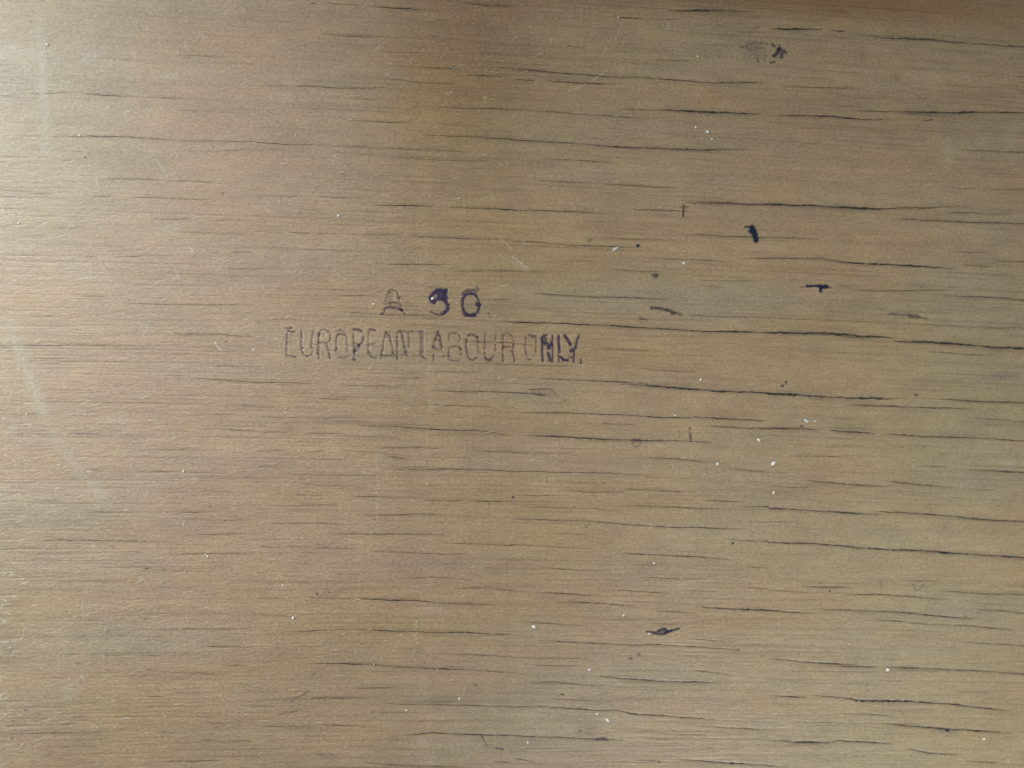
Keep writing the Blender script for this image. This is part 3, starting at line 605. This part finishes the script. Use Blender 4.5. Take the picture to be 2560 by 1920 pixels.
dots = [(1280,960,1908,1375,34,'n'),(1280,960,797,855,26,'b'),(1280,960,455,140,24,'b'),(1280,960,640,1235,28,'b'),(1280,960,697,962,22,'b'),(1280,960,8,978,30,'k'),(1280,960,505,1222,20,'b'),
 (1280,960,2028,1252,22,'b'),(1280,960,2060,1190,20,'b'),(1280,960,1100,1625,20,'b'),(1920,960,1280,97,36,'k'),(1920,960,125,15,34,'k'),(1920,960,290,365,26,'k'),(1920,960,530,180,18,'b'),(1920,960,1162,545,30,'s'),(1920,960,1340,548,26,'s'),
 (1920,960,1520,1240,34,'s'),(1920,960,1365,1330,26,'s'),(1920,960,780,1040,26,'s'),(1920,1440,535,127,24,'k'),(1920,1440,450,60,26,'b'),(1920,1440,455,245,22,'b'),(1920,1440,860,935,40,'s'),(1920,1440,858,988,36,'s'),
 (1920,1440,1165,1180,28,'s'),(1920,1440,1580,1245,30,'s'),(1920,1440,1710,352,24,'b'),(1920,1440,1365,338,28,'b'),(1280,1440,1095,680,36,'b'),(1280,1440,1025,712,36,'b'),(1280,1440,1165,725,32,'s'),
 (1280,1440,435,1025,30,'k'),(1280,1440,620,880,26,'b'),(1280,1440,585,1340,26,'b'),(1280,1440,2040,287,34,'k'),(1280,1440,2160,685,28,'s'),(1280,1440,1720,1480,24,'s'),(1280,1440,1270,1605,32,'b'),(1280,1440,1895,1617,36,'k'),(1280,1440,1955,640,36,'b'),
 (640,1440,525,153,24,'k'),(640,1440,630,138,20,'b'),(640,1440,495,855,26,'b'),(640,1440,1900,945,30,'b'),(640,1440,1915,350,26,'s'),(640,1440,1460,750,22,'b'),(640,1440,1905,1237,20,'b'),
 (0,1440,1255,375,28,'b'),(0,1440,925,483,30,'b'),(0,1440,1045,510,30,'s'),(0,1440,675,750,34,'s'),(0,1440,935,815,36,'s'),(0,1440,220,1162,30,'b'),(0,1440,118,1253,24,'b'),(0,1440,103,1402,26,'b'),(0,1440,1415,1348,30,'s'),(0,1440,85,650,36,'s'),
 (640,960,205,1470,22,'b'),(640,960,1030,1170,22,'b'),(640,960,1200,635,20,'b'),(640,960,1865,520,16,'s'),(640,960,1950,15,20,'b'),(0,960,1270,1595,28,'b'),(0,960,980,1415,40,'s'),(0,960,1820,1055,32,'s'),(0,960,2015,115,26,'s'),
 (0,0,735,1360,26,'b'),(640,0,1710,578,26,'k'),(640,0,1170,450,24,'s'),(0,480,1925,8,18,'k'),(0,480,1950,1295,18,'k'),(1920,480,155,1645,34,'k'),(1280,480,1550,772,24,'s'),(1280,480,1940,665,22,'s'),(1280,480,565,705,26,'s'),
 (1920,0,215,480,20,'s'),(1280,0,100,1285,20,'s'),(1280,0,1720,1555,40,'s'),(1280,0,2125,240,34,'s'),(1920,0,575,1575,30,'s'),(1280,0,1500,845,24,'s'),(640,480,1800,1580,26,'s'),(640,480,1360,1150,16,'s')]
for ox, oy, x, y, w, kcode in dots:
    a = {'n': .6, 'k': .55, 'b': .42, 's': .22}[kcode]
    dx = w*rnd.uniform(.18, .4); dy = rnd.uniform(-.12, .12)*w
    sp(ox, oy, "%g %g %g,%g %g,%g" % (w*.72, a, x-dx, y-dy, x+dx, y+dy), m_navy if kcode in 'nk' else m_smudge, 'dirt_speck', rag=.35)

# ------------------------------------------------------------------ pale scratches
def scr(ox, oy, txt, label=None): return sp(ox, oy, txt, m_scr, 'scratch', label, .4)
scr(1280,0,"10 .5 965,160 930,260 890,350"); scr(1280,0,"22 .34 815,405 792,460"); scr(1280,0,"14 .42 850,585 780,640 700,690|22 .22 730,675 690,700")
scr(1280,0,"14 .34 640,725 560,760 490,785"); scr(1280,0,"14 .22 870,95 830,130|14 .15 790,60 770,100")
scr(0,0,"16 .55 1370,1410 1410,1470 1450,1545|40 .35 1290,1310 1340,1330|14 .3 1310,1385 1380,1385"); scr(0,0,"12 .4 365,495 405,545"); scr(0,0,"34 .3 760,520 820,500 890,475|20 .4 400,380 425,392|30 .2 600,385 740,370")
scr(0,480,"18 .7 1635,460 1652,495 1670,525"); scr(0,480,"22 .5 1510,665 1530,700 1550,745|18 .45 1540,740 1400,760 1320,800|12 .3 1220,828 1320,815"); scr(0,480,"12 .45 1880,682 1905,630 1940,600 2010,570")
scr(0,480,"26 .8 1860,1300 1885,1340 1915,1365|12 .35 1900,1300 1960,1350"); scr(0,480,"26 .45 1245,1225 1270,1195 1285,1160"); scr(0,480,"16 .4 380,382 500,392 590,368"); scr(0,480,"18 .5 540,665 600,655 660,635|14 .35 540,580 600,560 680,550")
scr(0,480,"14 .45 700,750 780,742 850,738"); scr(0,480,"16 .4 1310,890 1380,880|14 .3 1340,1270 1390,1278"); scr(0,480,"24 .4 2110,1110 2165,1080|12 .35 2090,1175 2200,1145"); scr(0,480,"16 .35 330,970 460,950")
scr(0,480,"22 .6 2180,1380 2195,1345")
scr(0,960,"20 .3 1210,125 1260,105 1320,85"); scr(0,960,"22 .4 1025,250 1090,235|22 .3 940,325 1010,315"); scr(0,960,"16 .3 1510,60 1535,110")
scr(640,480,"12 .42 2110,380 2212,510|12 .3 1840,640 1815,700"); scr(1280,480,"14 .45 0,560 70,610 150,675")
scr(640,960,"12 .34 1470,80 1500,160 1505,240"); scr(640,960,"10 .30 1045,640 1043,800 1046,980 1042,1260"); scr(640,960,"10 .18 1440,770 1510,820|12 .2 1400,660 1412,690")
scr(640,1440,"11 .42 1388,380 1385,450|10 .32 1385,470 1392,600|12 .22 1320,850 1318,930"); scr(640,1440,"14 .2 1850,850 1800,1000 1780,1060")
scr(0,1440,"16 .35 1365,75 1400,50|16 .3 580,960 640,930 720,860"); scr(0,1440,"14 .35 1300,950 1325,935|16 .3 780,1325 820,1290"); scr(0,1440,"20 .25 560,1030 620,1050")
scr(1920,0,"20 .2 1680,1260 1705,1230|26 .2 1650,1330 1720,1325"); scr(1280,0,"10 .22 225,1460 160,1560")
def full(txt, label=None):          # read from the whole picture, 0.864 scale
    ss = []
    for seg in txt.split('|'):
        t = seg.split()
        P = np.array([tuple(map(float, q.split(','))) for q in t[2:]])*1.1573
        u, v = px2uv(P[:, 0], P[:, 1]); ss.append((np.stack([u, v], 1), float(t[0]), float(t[1])))
    V, F, C = strokes_mesh(ss, step=4, rag=.5, soft=.12)
    o = link('scratch', V, F, m_scr, board, C)
    if label: o['label'] = label
full("46 .30 32,735 50,790 78,850 92,890|50 .24 20,690 30,730 60,800 100,900|44 .26 110,930 130,965 175,1020 235,1085", 'long curved scratch on the left side with its glint painted pale')  # left scuffs: their glint is painted on as a pale film
full("48 .42 84,10 90,110 96,230 104,330|24 .5 92,100 94,200|44 .34 5,330 30,280 60,250 95,235|30 .3 60,250 120,262", 'broad upright rub mark with its glint painted pale')
full("7 .13 1468,370 1472,440 1474,480|6 .12 1474,500 1474,560"); full("8 .12 908,560 910,640|7 .14 912,700 925,800 935,885"); full("5 .18 898,1340 896,1400"); full("6 .14 818,960 820,1100"); full("5 .12 1384,60 1380,240")
full("6 .2 1075,545 1100,560 1140,585")
# tiny rubbed hairlines and painted sheen flecks, denser and paler on the left
hs = []
for i in range(1900):
    px = 2560*rnd.random()**2.1; py = rnd.uniform(0, 1920)
    u, v = px2uv(px, py); L = rnd.uniform(4, 20); a = rnd.choice([rnd.uniform(0, 3.14), rnd.gauss(0.22, .2), rnd.gauss(0.2, .2), rnd.gauss(0.25, .2)])
    b = a+rnd.uniform(-.5, .5)
    P = np.array([(u, v), (u+L*.5*math.cos(a), v+L*.5*math.sin(a)), (u+L*.5*(math.cos(a)+math.cos(b)), v+L*.5*(math.sin(a)+math.sin(b)))])
    hs.append((P, rnd.uniform(1.2, 3.0), rnd.uniform(.2, .85)*(1-0.75*px/2560)))
V, F, C = [], [], []
for h_ in hs:
    a_, b_, c_ = strokes_mesh([h_], step=4)
    o_ = len(V); V += a_; F += [tuple(q+o_ for q in f_) for f_ in b_]; C += c_
o = link('scratches_and_sheen_flecks', V, F, m_scr, board, C); o['kind'] = 'stuff'

# ------------------------------------------------------------------ white grains lying on the board (top-level things)
md, nt = new_mat('white_grain')
tc = N(nt, 'ShaderNodeTexCoord'); n = noise_n(nt, tc.outputs['Object'], (4000, 4000, 4000), 2)
mx = N(nt, 'ShaderNodeMix', data_type='RGBA'); nt.links.new(n, mx.inputs[0])
mx.inputs[6].default_value = (.62, .62, .58, 1); mx.inputs[7].default_value = (.90, .90, .88, 1)
b = N(nt, 'ShaderNodeBsdfPrincipled'); b.inputs['Roughness'].default_value = .6; nt.links.new(mx.outputs[2], b.inputs['Base Color'])
b.inputs['Subsurface Weight'].default_value = 0.0
o_ = N(nt, 'ShaderNodeOutputMaterial'); nt.links.new(b.outputs[0], o_.inputs[0])
mb = md.copy(); mb.name = 'pale_blue_flake'
for nn in mb.node_tree.nodes:
    if nn.type == 'MIX': nn.inputs[6].default_value = (.42, .50, .54, 1); nn.inputs[7].default_value = (.68, .76, .80, 1)
import bmesh
def grain_geo(r, seed, sx=1, sy=1, sz=.7, rot=0):
    q = random.Random(seed); bm = bmesh.new()
    bmesh.ops.create_icosphere(bm, subdivisions=2, radius=1)
    dirs = [Vector((q.gauss(0, 1), q.gauss(0, 1), q.gauss(0, 1))).normalized() for _ in range(7)]
    amp = [q.uniform(-.4, .45) for _ in dirs]
    for v in bm.verts:
        s = 1+sum(a*max(0, v.co.dot(d))**3 for a, d in zip(amp, dirs))
        v.co *= s; v.co = Vector((v.co.x*sx, v.co.y*sy, v.co.z*sz))
        v.co.rotate(Euler((0, 0, rot))); v.co *= r
    return bm
def grain(px, py, d, label, group='white dust grains on the board', sx=1, sy=1, sz=.32, rot=0, mat=md, name='dust_grain', cat='dust grain'):
    u, v = px2uv(px, py); r = d*0.5*U
    bm = grain_geo(r, int(px*7+py), sx, sy, sz, rot)
    zmin = min(q.co.z for q in bm.verts)
    for q in bm.verts: q.co.z -= zmin
    m = bpy.data.meshes.new(name); bm.to_mesh(m); bm.free()
    m.polygons.foreach_set('use_smooth', [True]*len(m.polygons)); m.materials.append(mat)
    o = bpy.data.objects.new(name, m); COL.objects.link(o)
    o.location = (float(u)*U, float(v)*U, (float(surf(u, v))-0.3)*U)
    o['label'] = label; o['category'] = cat
    if group: o['group'] = group
G = [
(1081,747,7.5,'white dust grain on the dark upper curve of the purple digit 5'),
(846,539,7,'white dust grain between two cracks, well above the stamped letter A'),
(934,760,5,'tiny white dust grain just left of the stamped letter A'),
(1709,658,8,'white dust grain left of and below the navy slug-shaped ink blot'),
(1768,329,9,'brightest of three white grains under the dark crack at upper right'),
(1740,318,6,'faint white grain at the upper left of the three under the dark crack'),
(1780,347,6,'faint white grain at the lower right of the three under the dark crack'),
(1745,140,7,'pale grain alone near the top edge, left of the blue-black blotch'),
(1896,1099,10,'large white grain right of the small upright ink mark'),
(1934,1157,11,'largest white grain, lower of the close pair right of the board centre'),
(1794,1159,8,'white grain at the right end of a thin slanting crack'),
(1934,1231,7,'white grain beside a dark grey patch, directly below the largest grain'),
(1752,949,6,'tiny white grain above the long dark crack right of the stamp'),
(2219,1673,12,'bright white grain sitting on a wide crack in the lower right'),
(1335,1567,9,'oval white grain in the bottom middle, left of the wing-shaped ink mark'),
(1560,1538,7,'white grain just above and left of the wing-shaped ink mark'),
(1474,1674,7.5,'white grain below a crack, lower middle, with a pale blur under it'),
(1520,1800,10,'bright white grain near the bottom edge right of a pale one'),
(1493,1785,7,'pale grain touching distance left of the bright one near the bottom edge'),
(1623,1585,6,'cream grain at the left tip of the wing-shaped ink mark'),
(733,1545,7.5,'white grain in the lower left half, below a long thin crack'),
(707,1464,6,'cream grain above the long thin crack, lower left half'),
(1016,1776,6,'small cream grain between two short cracks near the bottom'),
(1149,1747,6,'small white grain at the right of a grey smudge near the bottom'),
(1320,1857,8,'cream grain at the bottom edge under a long level crack'),
(1687,1038,6,'cream grain sitting on the crack above the small upright ink mark'),
(200,339,6,'tiny bright grain on a broken crack at the upper left'),
(118,112,7,'bright grain in the worn pale patch at the top left'),
(46,558,6,'small bright grain close to the left edge'),
(459,1178,6,'tiny bright grain on a thin crack left of centre'),
(1636,1408,6,'small cream grain under a crack, lower right of the centre'),
(2460,1847,7,'pale grain near the bottom right corner under a thick crack'),
]
for px, py, d, lb in G:
    el = rnd.uniform(.85, 1.3)
    grain(px, py, d*0.86, lb, sx=el, sy=1/el*.95, rot=rnd.uniform(0, 3))
grain(1540,621,11,'pale blue elongated flake beside a small dark ink dot', group='pale blue flakes on the board', sx=1.5, sy=.5, sz=.25, rot=.55, mat=mb, name='flake', cat='flake')
grain(2016,1052,11,'pale blue two-lobed flake above the long black crack at right', group='pale blue flakes on the board', sx=1.3, sy=.7, sz=.25, rot=-.5, mat=mb, name='flake', cat='flake')
grain(2038,1052,8,'small pale blue flake at the right of the two-lobed one', group='pale blue flakes on the board', sx=1.5, sy=.4, sz=.25, rot=.3, mat=mb, name='flake', cat='flake')
# finest dust, beyond counting
V, F = [], []
ico = bmesh.new(); bmesh.ops.create_icosphere(ico, subdivisions=1, radius=1)
iv = np.array([v.co for v in ico.verts]); iff = [tuple(v.index for v in f_.verts) for f_ in ico.faces]; ico.free()
tiny = [(345,59),(446,135),(245,280),(30,343),(740,337),(928,454),(69,545),(1251,600),(1042,656),(1238,857),(519,1391),(463,1427),(311,1060),(214,1036),(714,1021),(1068,1210),(1068,1090),(2166,1372),(761,1507),(926,1574),(935,1661),(1792,1875),(2522,1905),(1546,43),(634,874),(2240,94),(728,564),(700,505)]
tiny = [(x, y, rnd.uniform(1.4, 2.1)) for x, y in tiny]
for i in range(300):
    tiny.append((2560*rnd.random()**1.9, rnd.uniform(0, 1920), rnd.uniform(.5, 1.2)))
for x, y, r in tiny:
    u, v = px2uv(x, y); z = float(surf(u, v))
    q = iv*np.array([r*rnd.uniform(.7, 1.4), r*rnd.uniform(.7, 1.2), r*.6])+np.array([u, v, z+r*.3])
    o_ = len(V); V += list(q*U); F += [tuple(k_+o_ for k_ in f_) for f_ in iff]
o = link('fine_dust', V, F, md, None); o['kind'] = 'stuff'
o['label'] = 'fine pale dust scattered over the board'; o['category'] = 'dust'
print('cracks', len(crk), 'verts', nx*ny)
